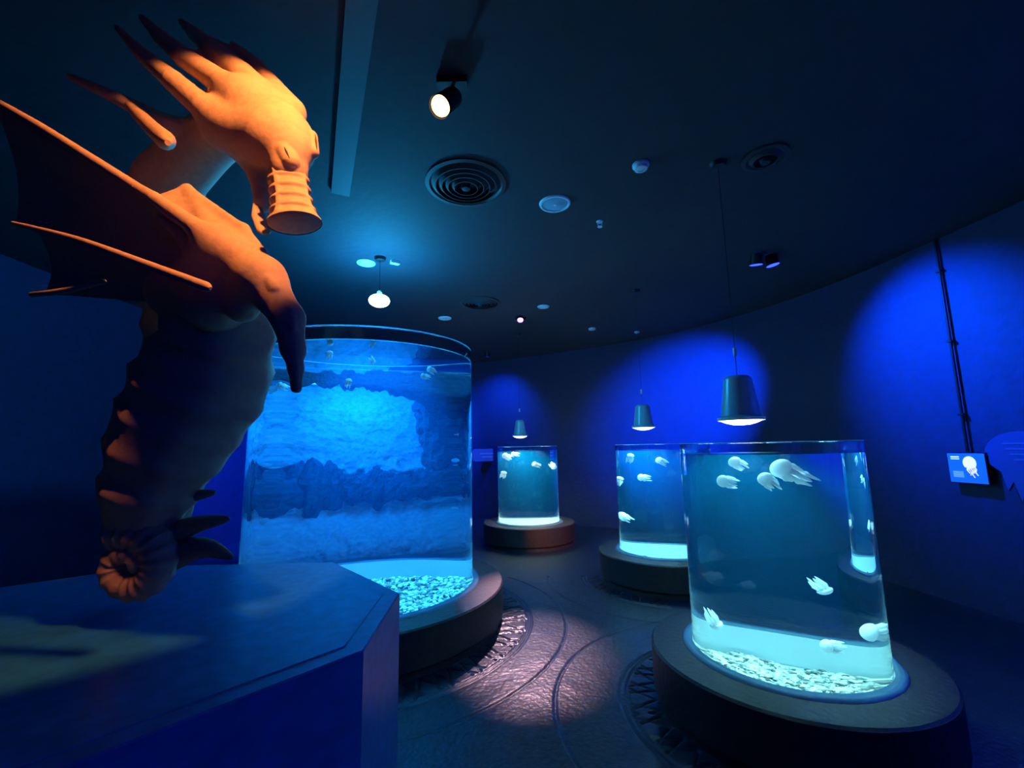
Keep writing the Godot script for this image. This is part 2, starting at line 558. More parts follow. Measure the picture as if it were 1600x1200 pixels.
# ---------------------------------------------------------------- pendant lamps
func pendant(bottom: Vector3, h: float, r0: float, r1: float, label: String, energy: float, color: Color, angle: float) -> void:
	var t := thing("pendant_lamp", bottom, label, "lamp", "pendant lamps over the tanks")
	obj("shade", lathed([[r1 + 0.02, 0.0], [r1 + 0.022, 0.02], [r1, 0.03], [r0, h - 0.02], [r0 - 0.02, h], [0.0, h]], 40, false), M.lamp_shade, t)
	var g := obj("lamp_disc", lathed([[0.0, -0.030], [r1 * 0.45, -0.026], [r1 * 0.8, -0.014], [r1 + 0.014, 0.004], [r1 + 0.018, 0.018]], 40, true), M.lamp_glow, t)
	g.set_meta("label", "glowing lamp face")
	var st := begin()
	tube(st, [Vector3(0, h, 0), Vector3(0, CEILING - bottom.y - 0.03, 0)], [0.0025, 0.0025], 8)
	obj("cable", st.commit(), M.black_metal, t)
	obj("cable_grip", lathed([[0.0, h + 0.13], [0.012, h + 0.14], [0.012, h + 0.19], [0.0, h + 0.20]], 12), M.white_plastic, t)
	obj("ceiling_rose", lathed([[0.0, CEILING - bottom.y - 0.035], [0.05, CEILING - bottom.y - 0.03], [0.06, CEILING - bottom.y], [0.0, CEILING - bottom.y]], 24), M.black_metal, t)
	spot("lamp_light", t, Vector3(0, -0.036, 0), Vector3(0, -1, 0), color, energy, angle, 0.35, r1 * 0.9)

func globe_lamp(p: Vector3) -> void:
	var t := thing("pendant_lamp", p, "dazzling round pendant lamp close under the ceiling above the large blue tank", "lamp", "pendant lamps over the tanks")
	obj("cap", lathed([[0.026, 0.055], [0.026, 0.09], [0.015, 0.11], [0.0, 0.11]], 24), M.lamp_shade, t)
	var prof := []
	for k in 13: prof.append([0.105 * sin(PI * k / 12.0), -0.065 * cos(PI * k / 12.0)])
	var g := obj("lamp_globe", lathed(prof, 40, true), M.lamp_glow, t)
	g.set_meta("label", "dazzling white lamp globe")
	var st := begin()
	tube(st, [Vector3(0, 0.11, 0), Vector3(0, CEILING - p.y - 0.03, 0)], [0.0025, 0.0025], 8)
	obj("cable", st.commit(), M.black_metal, t)
	obj("ceiling_rose", lathed([[0.0, CEILING - p.y - 0.035], [0.05, CEILING - p.y - 0.03], [0.06, CEILING - p.y], [0.0, CEILING - p.y]], 24), M.black_metal, t)
	var l := OmniLight3D.new()
	l.name = "lamp_light"
	t.add_child(l)
	l.light_color = Color(0.12, 0.70, 1.0)
	l.light_energy = 5.2
	l.light_size = 0.06
	l.omni_range = 20.0
	l.omni_attenuation = 2.0
	l.shadow_enabled = true
	spot("lamp_beam", t, Vector3(0, -0.01, 0), Vector3(0, -1, 0), Color(0.22, 0.74, 1.0), 60.0, 36, 0.5, 0.06)

func build_lamps() -> void:
	var cool := Color(0.58, 0.96, 1.0)
	pendant(Vector3(1.48, 1.69, -2.87), 0.29, 0.085, 0.118, "large grey pendant lamp hanging over the nearest jellyfish tank", 13.0, cool, 62)
	pendant(Vector3(1.60, 1.75, -5.43), 0.28, 0.085, 0.118, "grey pendant lamp hanging over the half-hidden middle tank", 21.0, cool, 62)
	pendant(Vector3(0.12, 1.72, -7.54), 0.28, 0.075, 0.108, "small-looking grey pendant lamp over the farthest tank", 32.0, Color(0.88, 0.98, 0.90), 62)
	globe_lamp(Vector3(-1.33, 3.04, -4.31))

# ---------------------------------------------------------------- rock grotto behind the large tank
func build_grotto() -> void:
	var ang := deg_to_rad(-18.1)
	var u := Vector3(sin(ang), 0, -cos(ang))
	var r := Vector3(cos(ang), 0, sin(ang))
	var front := TANK_LARGE + u * 1.36
	var t := thing("rock_grotto", front, "pale rock grotto display glowing cyan, seen through the large tank", "grotto")
	t.transform.basis = Basis(r, Vector3.UP, -u)   # local +z faces the tank, x to the right
	var n := FastNoiseLite.new(); n.seed = 77; n.frequency = 1.3; n.fractal_octaves = 5
	var n2 := FastNoiseLite.new(); n2.seed = 12; n2.frequency = 4.5; n2.fractal_octaves = 4
	var W := 1.05; var top := 2.52
	var nx := 150; var ny := 180
	var v := PackedVector3Array(); var nr := PackedVector3Array(); var idx := PackedInt32Array()
	v.resize((nx + 1) * (ny + 1)); nr.resize(v.size())
	for j in ny + 1:
		for i in nx + 1:
			var x := lerpf(-W, W, float(i) / nx)
			var y := lerpf(0.0, top, float(j) / ny)
			# the mouth of the cave: irregular edge, lower on the right
			var roof := 2.46
			var side := 0.70 + 0.06 * n2.get_noise_2d(7.0, y)
			var inn := minf(minf(roof - y, side - absf(x)), 1.0)
			var open_ := smoothstep(-0.02, 0.05, inn)
			var depth := 0.78 * open_
			# sandy slope and ledge inside
			depth = minf(depth, 0.78 - 0.55 * smoothstep(1.05, 0.25, y))
			var ledge := smoothstep(1.36 + 0.16 * n2.get_noise_2d(x * 1.2, 9.0) + 0.05 * x, 1.24, y) * smoothstep(0.72, 0.86, y)
			depth -= 0.10 * ledge * open_ * (0.75 + 0.6 * n.get_noise_2d(x * 2.0, y * 2.0))
			var rough := (n.get_noise_2d(x * 1.5, y * 1.5) * 0.09 + n2.get_noise_2d(x * 1.6, y * 1.6) * 0.05) * (0.35 + 0.65 * ledge + 0.3 * (1.0 - open_))
			var z := -depth + rough
			if i == 0 or i == nx or j == 0 or j == ny: z = 0.0
			v[j * (nx + 1) + i] = Vector3(x, y, z)
	for j in ny + 1:
		for i in nx + 1:
			var dx := v[j * (nx + 1) + mini(i + 1, nx)] - v[j * (nx + 1) + maxi(i - 1, 0)]
			var dy := v[mini(j + 1, ny) * (nx + 1) + i] - v[maxi(j - 1, 0) * (nx + 1) + i]
			nr[j * (nx + 1) + i] = dx.cross(dy).normalized()
	for j in ny:
		for i in nx:
			var a := j * (nx + 1) + i
			idx.append_array(PackedInt32Array([a, a + nx + 2, a + 1, a, a + nx + 1, a + nx + 2]))
	var arr := []
	arr.resize(Mesh.ARRAY_MAX)
	arr[Mesh.ARRAY_VERTEX] = v; arr[Mesh.ARRAY_NORMAL] = nr; arr[Mesh.ARRAY_INDEX] = idx
	var mesh := ArrayMesh.new()
	mesh.add_surface_from_arrays(Mesh.PRIMITIVE_TRIANGLES, arr)
	obj("rock_face", mesh, M.rock, t)
	var st := begin()
	var B := 1.0
	face(st, [Vector3(-W, 0, 0), Vector3(-W, top, 0), Vector3(-W, top, -B), Vector3(-W, 0, -B)], Vector3.LEFT)
	face(st, [Vector3(W, 0, 0), Vector3(W, top, 0), Vector3(W, top, -B), Vector3(W, 0, -B)], Vector3.RIGHT)
	face(st, [Vector3(-W, 0, -B), Vector3(-W, top, -B), Vector3(W, top, -B), Vector3(W, 0, -B)], Vector3.FORWARD)
	face(st, [Vector3(-W, top, 0), Vector3(-W, top, -B), Vector3(W, top, -B), Vector3(W, top, 0)], Vector3.UP)
	obj("casing", st.commit(), M.rock, t)
	# the rough lintel that hangs over the mouth, lower on the right
	st = begin()
	var row := []
	for k in 61:
		var x := lerpf(-0.74, 0.74, k / 60.0)
		var low := 2.28 - 0.06 * x - 0.34 * maxf(0.0, x - 0.12) + 0.10 * n2.get_noise_2d(x * 1.3, 3.0) + 0.03 * n2.get_noise_2d(x * 6.0, 1.0)
		row.append([x, low, 0.02 * n.get_noise_2d(x * 4.0, 0.0)])
	for k in 60:
		var a: Array = row[k]; var b: Array = row[k + 1]
		face(st, [Vector3(a[0], a[1], 0.03 + a[2]), Vector3(b[0], b[1], 0.03 + b[2]), Vector3(b[0], 2.5, 0.02), Vector3(a[0], 2.5, 0.02)], Vector3.BACK)
		face(st, [Vector3(a[0], a[1], -0.09 + a[2]), Vector3(b[0], b[1], -0.09 + b[2]), Vector3(b[0], 2.5, -0.12), Vector3(a[0], 2.5, -0.12)], Vector3.FORWARD)
		face(st, [Vector3(a[0], a[1], 0.03 + a[2]), Vector3(b[0], b[1], 0.03 + b[2]), Vector3(b[0], b[1], -0.09 + b[2]), Vector3(a[0], a[1], -0.09 + a[2])], Vector3.DOWN)
	obj("lintel", st.commit(), M.boulder, t)
	# a ridge of boulders across the cave, and a pillar at its right
	var bg := RandomNumberGenerator.new(); bg.seed = 8
	for k in 13:
		var x := lerpf(-0.64, 0.62, k / 12.0)
		var hgt := 0.16 + 0.10 * bg.randf() + (0.08 if k < 4 else 0.0)
		obj("boulder", boulder(Vector3(0.10 + 0.05 * bg.randf(), hgt, 0.12), 300 + k), M.boulder, t, Vector3(x, 1.02 + 0.05 * bg.randf(), -0.60 - 0.08 * bg.randf()))
	for k in 5:
		obj("boulder", boulder(Vector3(0.13, 0.22, 0.16), 340 + k), M.boulder, t, Vector3(0.66 - 0.03 * k, 1.20 + 0.24 * k, -0.30))
	# a lamp bar tucked under the roof of the cave
	st = begin()
	box(st, Vector3(-0.1, 2.38, -0.26), Vector3(0.9, 0.03, 0.04))
	var bar := obj("lamp_bar", st.commit(), M.cave_glow, t)
	bar.set_meta("label", "blue lamp bar under the cave roof")
	var l := AreaLight3D.new()
	l.name = "lamp_bar_light"
	t.add_child(l)
	l.area_size = Vector2(0.9, 0.05)
	l.position = Vector3(-0.1, 2.36, -0.26)
	l.basis = Basis.looking_at(Vector3(0, -0.8, -0.55), Vector3.RIGHT)
	l.light_color = Color(0.03, 0.56, 1.0)
	l.light_energy = 8.0
	l.area_range = 20.0
	l.area_attenuation = 2.0
	l.shadow_enabled = true

# ---------------------------------------------------------------- fittings on the ceiling
func on_ceiling(px: float, py: float) -> Vector3:
	var p := at(px, py, 1.0) - EYE
	return EYE + p * ((CEILING - EYE.y) / p.y)

func ring_vent(p: Vector3, r: float, label: String) -> void:
	var t := thing("air_diffuser", p, label, "vent", "round ceiling air diffusers")
	obj("collar", lathed([[r, 0.0], [r, -0.012], [r - 0.03, -0.016], [r - 0.045, -0.004], [r - 0.045, 0.0]], 56), M.vent_grey, t)
	var q := r - 0.075
	var k := 0
	while q > 0.05:
		obj("cone_ring", lathed([[q + 0.032, -0.002], [q + 0.002, -0.03 - 0.004 * k], [q - 0.004, -0.03 - 0.004 * k], [q + 0.022, -0.002]], 48), M.vent_grey, t)
		q -= 0.046
		k += 1
	obj("hub", lathed([[0.0, -0.05], [0.03, -0.045], [0.035, -0.002], [0.0, -0.002]], 24), M.vent_grey, t)

func disc_fitting(called: String, p: Vector3, r: float, h: float, label: String, category: String, group := "") -> void:
	var t := thing(called, p, label, category, group)
	obj("body", lathed([[0.0, -h], [r * 0.62, -h], [r * 0.72, -h * 0.7], [r * 0.75, 0.0]], 32), M.white_plastic, t)
	obj("rim", lathed([[r * 0.80, -0.001], [r * 0.84, -h * 0.8], [r * 0.97, -h * 0.8], [r, 0.0]], 40), M.white_plastic, t)

func track_spot(p: Vector3, aim: Vector3, glow_m: Material, color: Color, energy: float, angle: float, soft: float, label: String, r := 0.045) -> void:
	# p: centre of the lamp face
	var t := thing("spotlight", p, label, "spotlight", "ceiling spotlights")
	var d := (aim - p).normalized()
	var back := p - d * 0.16
	var st := begin()
	tube(st, [-d * 0.19, -d * 0.17, -d * 0.02, d * 0.012], [r * 0.6, r * 1.02, r * 1.08, r * 1.12], 24, false)
	tube(st, [-d * 0.192, -d * 0.188], [r * 0.6, r * 0.6], 24, true)
	obj("housing", st.commit(), M.black_metal, t)
	st = begin()
	var top := Vector3(back.x - p.x, CEILING - p.y, back.z - p.z)
	tube(st, [-d * 0.1, Vector3(top.x, -d.y * 0.1 + 0.03, top.z), top], [0.010, 0.010, 0.010], 8)
	obj("bracket", st.commit(), M.black_metal, t)
	st = begin()
	box(st, top + Vector3.DOWN * 0.02, Vector3(0.16, 0.04, 0.06))
	obj("adapter", st.commit(), M.black_metal, t)
	st = begin()
	tube(st, [-d * 0.004, d * 0.002], [r, r * 0.98], 24, true)
	var g := obj("lamp_face", st.commit(), glow_m, t)
	g.set_meta("label", "lit lamp face")
	spot("spot_light", t, d * 0.03, d * 2.0, color, energy, angle, soft, r * 0.8)

func build_ceiling_fittings() -> void:
	ring_vent(on_ceiling(728, 287), 0.30, "dark round air diffuser with concentric rings, nearest on the ceiling")
	ring_vent(on_ceiling(750, 473), 0.27, "faint dark air diffuser farther back on the ceiling, above the large tank's rim")
	ring_vent(on_ceiling(1195, 246), 0.15, "small dark air diffuser in shadow above the nearest tank's lamp")
	var sp := thing("ceiling_speaker", on_ceiling(867, 318), "pale round grille speaker flush in the ceiling", "speaker")
	obj("grille", lathed([[0.0, -0.014], [0.095, -0.008], [0.106, -0.004]], 48, true), M.grille, sp)
	obj("rim", lathed([[0.104, -0.002], [0.108, -0.014], [0.122, -0.012], [0.128, 0.0]], 48), M.white_plastic, sp)
	obj("badge", lathed([[0.0, -0.019], [0.011, -0.017], [0.012, -0.013]], 16), M.white_plastic, sp)
	var dt := thing("smoke_detector", on_ceiling(1001, 257), "white domed smoke detector on the ceiling beside the dark shadow", "detector")
	obj("base", lathed([[0.058, 0.0], [0.058, -0.014], [0.05, -0.02], [0.0, -0.02]], 32), M.white_plastic, dt)
	obj("chamber", lathed([[0.05, -0.02], [0.044, -0.038], [0.026, -0.044], [0.022, -0.036], [0.0, -0.036]], 32), M.white_plastic, dt)
	var sk := thing("sprinkler", on_ceiling(937, 346), "small metal sprinkler head hanging from the ceiling", "sprinkler")
	obj("escutcheon", lathed([[0.030, 0.0], [0.026, -0.008], [0.01, -0.01], [0.0, -0.01]], 24), M.white_plastic, sk)
	var st := begin()
	for s in [-1.0, 1.0]: tube(st, [Vector3(0.008 * s, -0.008, 0), Vector3(0.02 * s, -0.025, 0), Vector3(0.004 * s, -0.05, 0)], [0.003, 0.003, 0.003], 6)
	obj("yoke", st.commit(), M.white_plastic, sk)
	obj("deflector", lathed([[0.0, -0.054], [0.022, -0.052], [0.022, -0.049], [0.0, -0.049]], 20), M.white_plastic, sk)
	disc_fitting("ceiling_speaker", on_ceiling(695, 497), 0.10, 0.012, "small pale round speaker low on the ceiling, right above the large tank's rim", "speaker")
	disc_fitting("ceiling_speaker", on_ceiling(849, 479), 0.085, 0.012, "small pale round speaker to the right of the violet spotlight", "speaker")
	disc_fitting("smoke_detector", on_ceiling(925, 513), 0.06, 0.035, "far white detector dot on the ceiling, left of another fainter one", "detector")
	disc_fitting("smoke_detector", on_ceiling(995, 518), 0.045, 0.03, "faintest far detector dot near the dark edge of the ceiling", "detector")
	var em := thing("emergency_light", on_ceiling(617, 408), "tiny pale emergency light beside the dazzling lamp's ceiling rose", "light")
	st = begin()
	box(st, Vector3(0, -0.015, 0), Vector3(0.09, 0.03, 0.05), Basis(Vector3.UP, 0.6))
	obj("case", st.commit(), M.white_plastic, em)
	disc_fitting("access_cover", on_ceiling(572, 411), 0.095, 0.008, "pale round cover plate on the ceiling, left of the dazzling lamp's ceiling rose", "cover")
	# the warm spotlight in view, aimed down at the near end of the sculpture's block
	var p := at(688, 166, 2.02)
	track_spot(p, Vector3(-1.30, 0.85, -0.30), M.warm_glow, Color(1.0, 0.62, 0.36), 1.6, 10, 1.0, "warm glowing spotlight hanging from the ceiling, upper middle", 0.05)
	# one more on the track above the camera, out of the frame, aimed at the sculpture
	track_spot(Vector3(-0.38, 3.36, -1.02), at(348, 272, 1.58), M.warm_glow, Color(1.0, 0.58, 0.30), 7.6, 29.0, 0.22, "warm spotlight above the camera, aimed at the seahorse heads")
	track_spot(Vector3(1.0, 3.34, -1.15), Vector3(0.62, 0.2, -7.0), M.warm_glow, Color(1.0, 0.58, 0.45), 60.0, 5.0, 1.0, "warm spotlight above the camera, aimed at the farthest plinth")
	# a pinkish one far back, aimed towards the camera at the floor between the plinths
	track_spot(at(813, 500, 6.45), Vector3(0.13, 0, -3.75), M.pink_glow, Color(1.0, 0.78, 0.86), 44.0, 9.5, 1.0, "small pinkish-violet spotlight mid-room on the ceiling, lens towards the camera")

func build_wall_lights() -> void:
	var blue := Color(0.0, 0.30, 1.0)
	wall_washer(on_ceiling(1203, 399), Vector3(4.2, 2.42, -4.3), blue, 44.0, 38, "blue wall washer spotlight on the ceiling at right, the right one of a close pair")
	wall_washer(on_ceiling(1181, 397), Vector3(2.93, 2.2, -7.45), blue, 270.0, 24, "blue wall washer spotlight on the ceiling at right, the left one of a close pair")
	wall_washer(Vector3(-0.50, CEILING, -8.9), Vector3(-0.30, 1.8, -9.9), blue, 13.0, 52, "far blue wall washer spotlight low beside the large tank's edge")
	wall_washer(Vector3(-3.3, CEILING, -5.6), Vector3(-4.6, 0.8, -7.9), blue, 75.0, 29, "blue wall washer spotlight behind the sculpture")
	wall_washer(Vector3(-2.1, CEILING, -7.7), Vector3(-2.5, 1.9, -10.2), blue, 70.0, 40, "blue wall washer spotlight behind the large tank, hidden by the lamp")
	wall_washer(Vector3(2.9, CEILING, -1.5), Vector3(4.3, 2.2, -1.6), blue, 150.0, 42, "blue wall washer spotlight on the right, beside the camera")
	wall_washer(Vector3(1.4, CEILING, 0.9), Vector3(1.6, 2.0, 2.4), blue, 90.0, 44, "blue wall washer spotlight behind the camera")

func wall_washer(p: Vector3, aim: Vector3, color: Color, energy: float, angle: float, label: String) -> void:
	# a short can under the ceiling: its lit mouth looks down, its reflector throws the beam at the wall
	var t := thing("wall_washer", p, label, "spotlight", "blue wall washers")
	var out := Vector3(aim.x - p.x, 0, aim.z - p.z).normalized()
	var d := (Vector3.DOWN + out * 0.18).normalized()
	var st := begin()
	tube(st, [Vector3.ZERO, d * 0.03, d * 0.10, d * 0.115], [0.05, 0.058, 0.062, 0.066], 28, false)
	obj("housing", st.commit(), M.black_metal, t)
	st = begin()
	tube(st, [d * 0.085, d * 0.112], [0.05, 0.061], 28, true)
	var g := obj("lamp_face", st.commit(), M.blue_glow, t)
	g.set_meta("label", "lit blue lamp face")
	spot("spot_light", t, d * 0.14, d * 0.14 + (aim - p - d * 0.14), color, energy, angle, 1.0, 0.05)

# ---------------------------------------------------------------- signs on the wall
func build_signs() -> void:
	# info board with a jellyfish picture, on a conduit down the wall
	var b := thing("info_board", Vector3(4.15, 1.28, -4.12), "bright blue info board with white jellyfish picture, on the right wall", "sign")
	b.rotation.y = deg_to_rad(-86)
	var st := begin()
	box(st, Vector3(0, 0, -0.012), Vector3(0.33, 0.28, 0.024))
	obj("frame", st.commit(), M.black_metal, b)
	var q := QuadMesh.new(); q.size = Vector2(0.315, 0.265)
	obj("printed_face", q, M.board_print, b, Vector3(0, 0, 0.002))
	var c := thing("wall_conduit", Vector3(4.19, 1.42, -4.13), "thin dark conduit running up the right wall from the info board", "conduit")
	st = begin()
	tube(st, [Vector3.ZERO, Vector3(0.01, CEILING - 1.42, 0)], [0.012, 0.012], 10)
	obj("pipe", st.commit(), M.black_metal, c)
	for k in 3:
		st = begin()
		box(st, Vector3(0.0, 0.35 + 0.7 * k, 0), Vector3(0.03, 0.02, 0.05))
		obj("clip", st.commit(), M.black_metal, c)
	# a cut-out sign in the shape of a jellyfish
	var j := thing("cutout_sign", Vector3(4.20, 1.10, -3.70), "dim blue jellyfish-shaped cut-out sign at the right edge", "sign")
	j.rotation.y = deg_to_rad(-88)
	var outline := []
	for k in 17:
		var a := PI - PI * k / 16.0
		outline.append(Vector2(cos(a) * 0.28, 0.30 + sin(a) * 0.20))
	for k in [[0.24, 0.22], [0.16, 0.16], [0.13, -0.02], [0.08, 0.08], [0.04, -0.10], [0.0, 0.06], [-0.05, -0.08], [-0.09, 0.08], [-0.14, 0.0], [-0.17, 0.16], [-0.25, 0.22]]:
		outline.append(Vector2(k[0], k[1]))
	obj("panel", extrude(outline, 0.02), M.sign_dim, j)
	for k in 4:
		st = begin()
		box(st, Vector3(-0.02 + 0.01 * k, 0.40 - 0.045 * k, 0.013), Vector3(0.22 - 0.03 * k, 0.012, 0.004))
		obj("text_line", st.commit(), M.sign_faint, j)
	var f := thing("wall_sign", Vector3(-0.62, 1.38, -9.88), "dim blue oblong wall sign between the large and the farthest tank", "sign")
	f.rotation.y = deg_to_rad(26)
	obj("panel", extrude(rounded(0.62, 0.27, 0.09), 0.03), M.sign_blue, f)
	for k in 2:
		st = begin()
		box(st, Vector3(0.04, 0.03 - 0.07 * k, 0.018), Vector3(0.34 - 0.08 * k, 0.025, 0.004))
		obj("text_line", st.commit(), M.sign_print, f)

func rounded(w: float, h: float, r: float) -> Array:
	var o := []
	for k in 4:
		var c := Vector2((w / 2 - r) * [1, -1, -1, 1][k], (h / 2 - r) * [1, 1, -1, -1][k])
		for i in 6:
			o.append(c + Vector2.from_angle(PI / 2 * k + PI / 2 * i / 5.0) * r)
	return o

func extrude(outline: Array, thick: float) -> ArrayMesh:
	var st := begin()
	var pv := PackedVector2Array(outline)
	var ids := Geometry2D.triangulate_polygon(pv)
	for s in [-1.0, 1.0]:
		for k in range(0, ids.size(), 3):
			var p := []
			for i in 3: p.append(Vector3(pv[ids[k + i]].x, pv[ids[k + i]].y, s * thick / 2))
			tri(st, p[0], p[1], p[2], Vector3(0, 0, s), Vector3(0, 0, s), Vector3(0, 0, s))
	var ccw := not Geometry2D.is_polygon_clockwise(pv)
	for k in pv.size():
		var a := pv[k]; var b := pv[(k + 1) % pv.size()]
		var n := (b - a).normalized()
		n = Vector2(n.y, -n.x) if ccw else Vector2(-n.y, n.x)
		face(st, [Vector3(a.x, a.y, -thick / 2), Vector3(b.x, b.y, -thick / 2), Vector3(b.x, b.y, thick / 2), Vector3(a.x, a.y, thick / 2)], Vector3(n.x, n.y, 0))
	return st.commit()

# ---------------------------------------------------------------- the block that carries the sculpture
const BLOCK_TOP := 0.85
func block_outline(inset: float) -> Array:
	var p := [Vector2(-1.15, -2.92), Vector2(-0.57, -2.29), Vector2(-0.54, -1.67), Vector2(-1.43, -0.66), Vector2(-2.35, -0.72), Vector2(-2.95, -1.5), Vector2(-2.85, -2.45), Vector2(-2.3, -2.9)]
	if inset == 0.0: return p
	var q := Geometry2D.offset_polygon(PackedVector2Array(p), -inset, Geometry2D.JOIN_MITER)
	return Array(q[0])

func prism(outline: Array, y0: float, y1: float, bevel: float) -> ArrayMesh:
	var st := begin()
	var pv := PackedVector2Array(outline)
	var inner := Geometry2D.offset_polygon(pv, -bevel, Geometry2D.JOIN_MITER)[0]
	# match the inner ring's start to the outer ring
	var shift := 0
	var best := 1e9
	for k in inner.size():
		if inner[k].distance_to(pv[0]) < best:
			best = inner[k].distance_to(pv[0]); shift = k
	var same := Geometry2D.is_polygon_clockwise(pv) == Geometry2D.is_polygon_clockwise(inner)
	var m := pv.size()
	var ins := []
	for k in m: ins.append(inner[posmod(shift + (k if same else -k), m)])
	var mid := Vector2.ZERO
	for k in m: mid += pv[k] / m
	for k in m:
		var a := pv[k]; var b := pv[(k + 1) % m]
		var n := (b - a).orthogonal().normalized()
		if n.dot(a - mid) < 0: n = -n
		var N := Vector3(n.x, 0, n.y)
		face(st, [Vector3(a.x, y0, a.y), Vector3(b.x, y0, b.y), Vector3(b.x, y1 - bevel, b.y), Vector3(a.x, y1 - bevel, a.y)], N)
		var ia: Vector2 = ins[k]; var ib: Vector2 = ins[(k + 1) % m]
		face(st, [Vector3(a.x, y1 - bevel, a.y), Vector3(b.x, y1 - bevel, b.y), Vector3(ib.x, y1, ib.y), Vector3(ia.x, y1, ia.y)], (N + Vector3.UP).normalized())
	var ids := Geometry2D.triangulate_polygon(PackedVector2Array(ins))
	for y in [y1, y0]:
		var src: Array = ins if y == y1 else Array(pv)
		var nn := Vector3.UP if y == y1 else Vector3.DOWN
		for k in range(0, ids.size(), 3):
			var p := []
			for i in 3: p.append(Vector3(src[ids[k + i]].x, y, src[ids[k + i]].y))
			tri(st, p[0], p[1], p[2], nn, nn, nn)
	return st.commit()

func build_block() -> void:
	var t := thing("sculpture_block", Vector3.ZERO, "large angular blue-grey block carrying the seahorse sculpture, lower left", "plinth")
	obj("body", prism(block_outline(0.0), 0.0, BLOCK_TOP, 0.006), M.block_paint, t)
	# the raised field inside the edge strip
	obj("top_field", prism(block_outline(0.075), BLOCK_TOP - 0.01, BLOCK_TOP + 0.004, 0.003), M.block_paint, t)

# ---------------------------------------------------------------- seahorse sculptures
# A field of blended round cones on a grid, meshed as surface nets.
# part: [a, b, ra, rb, k]  (points, radii, blend);  a negative k carves.
func sculpt(parts: Array, cell: float) -> ArrayMesh:
	var lo := Vector3.INF; var hi := -Vector3.INF
	for q in parts:
		var r: float = maxf(q[2], q[3])
		for e in 2:
			lo = lo.min(q[e] - Vector3.ONE * r); hi = hi.max(q[e] + Vector3.ONE * r)
	lo -= Vector3.ONE * cell * 3; hi += Vector3.ONE * cell * 3
	var nx := int((hi.x - lo.x) / cell) + 1; var ny := int((hi.y - lo.y) / cell) + 1; var nz := int((hi.z - lo.z) / cell) + 1
	var f := PackedFloat32Array(); f.resize(nx * ny * nz); f.fill(1.0)
	for q in parts:
		var a: Vector3 = q[0]; var b: Vector3 = q[1]
		var ra: float = q[2]; var rb: float = q[3]; var k: float = absf(q[4])
		var carve: bool = q[4] < 0.0
		var ab := b - a
		var inv := 1.0 / maxf(ab.length_squared(), 1e-8)
		var m := Vector3.ONE * (maxf(ra, rb) + k + cell * 2.5)
		var i0 := ((a.min(b) - m - lo) / cell).floor(); var i1 := ((a.max(b) + m - lo) / cell).ceil()
		for iz in range(maxi(int(i0.z), 0), mini(int(i1.z), nz - 1) + 1):
			for iy in range(maxi(int(i0.y), 0), mini(int(i1.y), ny - 1) + 1):
				var base := (iz * ny + iy) * nx
				for ix in range(maxi(int(i0.x), 0), mini(int(i1.x), nx - 1) + 1):
					var p := lo + Vector3(ix, iy, iz) * cell
					var t := clampf((p - a).dot(ab) * inv, 0.0, 1.0)
					var d := p.distance_to(a + ab * t) - lerpf(ra, rb, t)
					var old := f[base + ix]
					if carve:
						var h := maxf(k - absf(old + d), 0.0) / k
						f[base + ix] = maxf(old, -d) + h * h * k * 0.25
					else:
						var h := maxf(k - absf(old - d), 0.0) / k
						f[base + ix] = minf(old, d) - h * h * k * 0.25
	var v := PackedVector3Array(); var nr := PackedVector3Array(); var idx := PackedInt32Array()
	var at_cell := {}
	var sx := 1; var sy := nx; var sz := nx * ny
	var near := cell * 2.0
	for iz in nz - 1:
		for iy in ny - 1:
			var base := (iz * ny + iy) * nx
			for ix in nx - 1:
				var o := base + ix
				var f0 := f[o]
				if absf(f0) > near: continue
				var c := [f0, f[o + sx], f[o + sy], f[o + sx + sy], f[o + sz], f[o + sx + sz], f[o + sy + sz], f[o + sx + sy + sz]]
				var inside := 0
				for k in 8:
					if c[k] < 0.0: inside += 1
				if inside == 0 or inside == 8: continue
				var sum := Vector3.ZERO; var cnt := 0
				for e in [[0, 1], [2, 3], [4, 5], [6, 7], [0, 2], [1, 3], [4, 6], [5, 7], [0, 4], [1, 5], [2, 6], [3, 7]]:
					var x: float = c[e[0]]; var y: float = c[e[1]]
					if (x < 0.0) != (y < 0.0):
						var t := x / (x - y)
						var pa := Vector3(e[0] & 1, (e[0] >> 1) & 1, e[0] >> 2); var pb := Vector3(e[1] & 1, (e[1] >> 1) & 1, e[1] >> 2)
						sum += pa.lerp(pb, t); cnt += 1
				at_cell[o] = v.size()
				v.append(lo + (Vector3(ix, iy, iz) + sum / cnt) * cell)
				var g := Vector3(c[1] + c[3] + c[5] + c[7] - c[0] - c[2] - c[4] - c[6], c[2] + c[3] + c[6] + c[7] - c[0] - c[1] - c[4] - c[5], c[4] + c[5] + c[6] + c[7] - c[0] - c[1] - c[2] - c[3])
				nr.append(g.normalized())
	for o in at_cell:
		var ins: bool = f[o] < 0.0
		for ax in [[sx, sy, sz], [sy, sz, sx], [sz, sx, sy]]:
			if (f[o + ax[0]] < 0.0) == ins: continue
			var c1: int = o - ax[1]; var c2: int = o - ax[2]; var c3: int = o - ax[1] - ax[2]
			if not (at_cell.has(c1) and at_cell.has(c2) and at_cell.has(c3)): continue
			var A: int = at_cell[o]; var B: int = at_cell[c1]; var C: int = at_cell[c3]; var D: int = at_cell[c2]
			if ins: idx.append_array(PackedInt32Array([A, C, B, A, D, C]))
			else: idx.append_array(PackedInt32Array([A, B, C, A, C, D]))
	var arr := []
	arr.resize(Mesh.ARRAY_MAX)
	arr[Mesh.ARRAY_VERTEX] = v; arr[Mesh.ARRAY_NORMAL] = nr; arr[Mesh.ARRAY_INDEX] = idx
	var mesh := ArrayMesh.new()
	mesh.add_surface_from_arrays(Mesh.PRIMITIVE_TRIANGLES, arr)
	return mesh

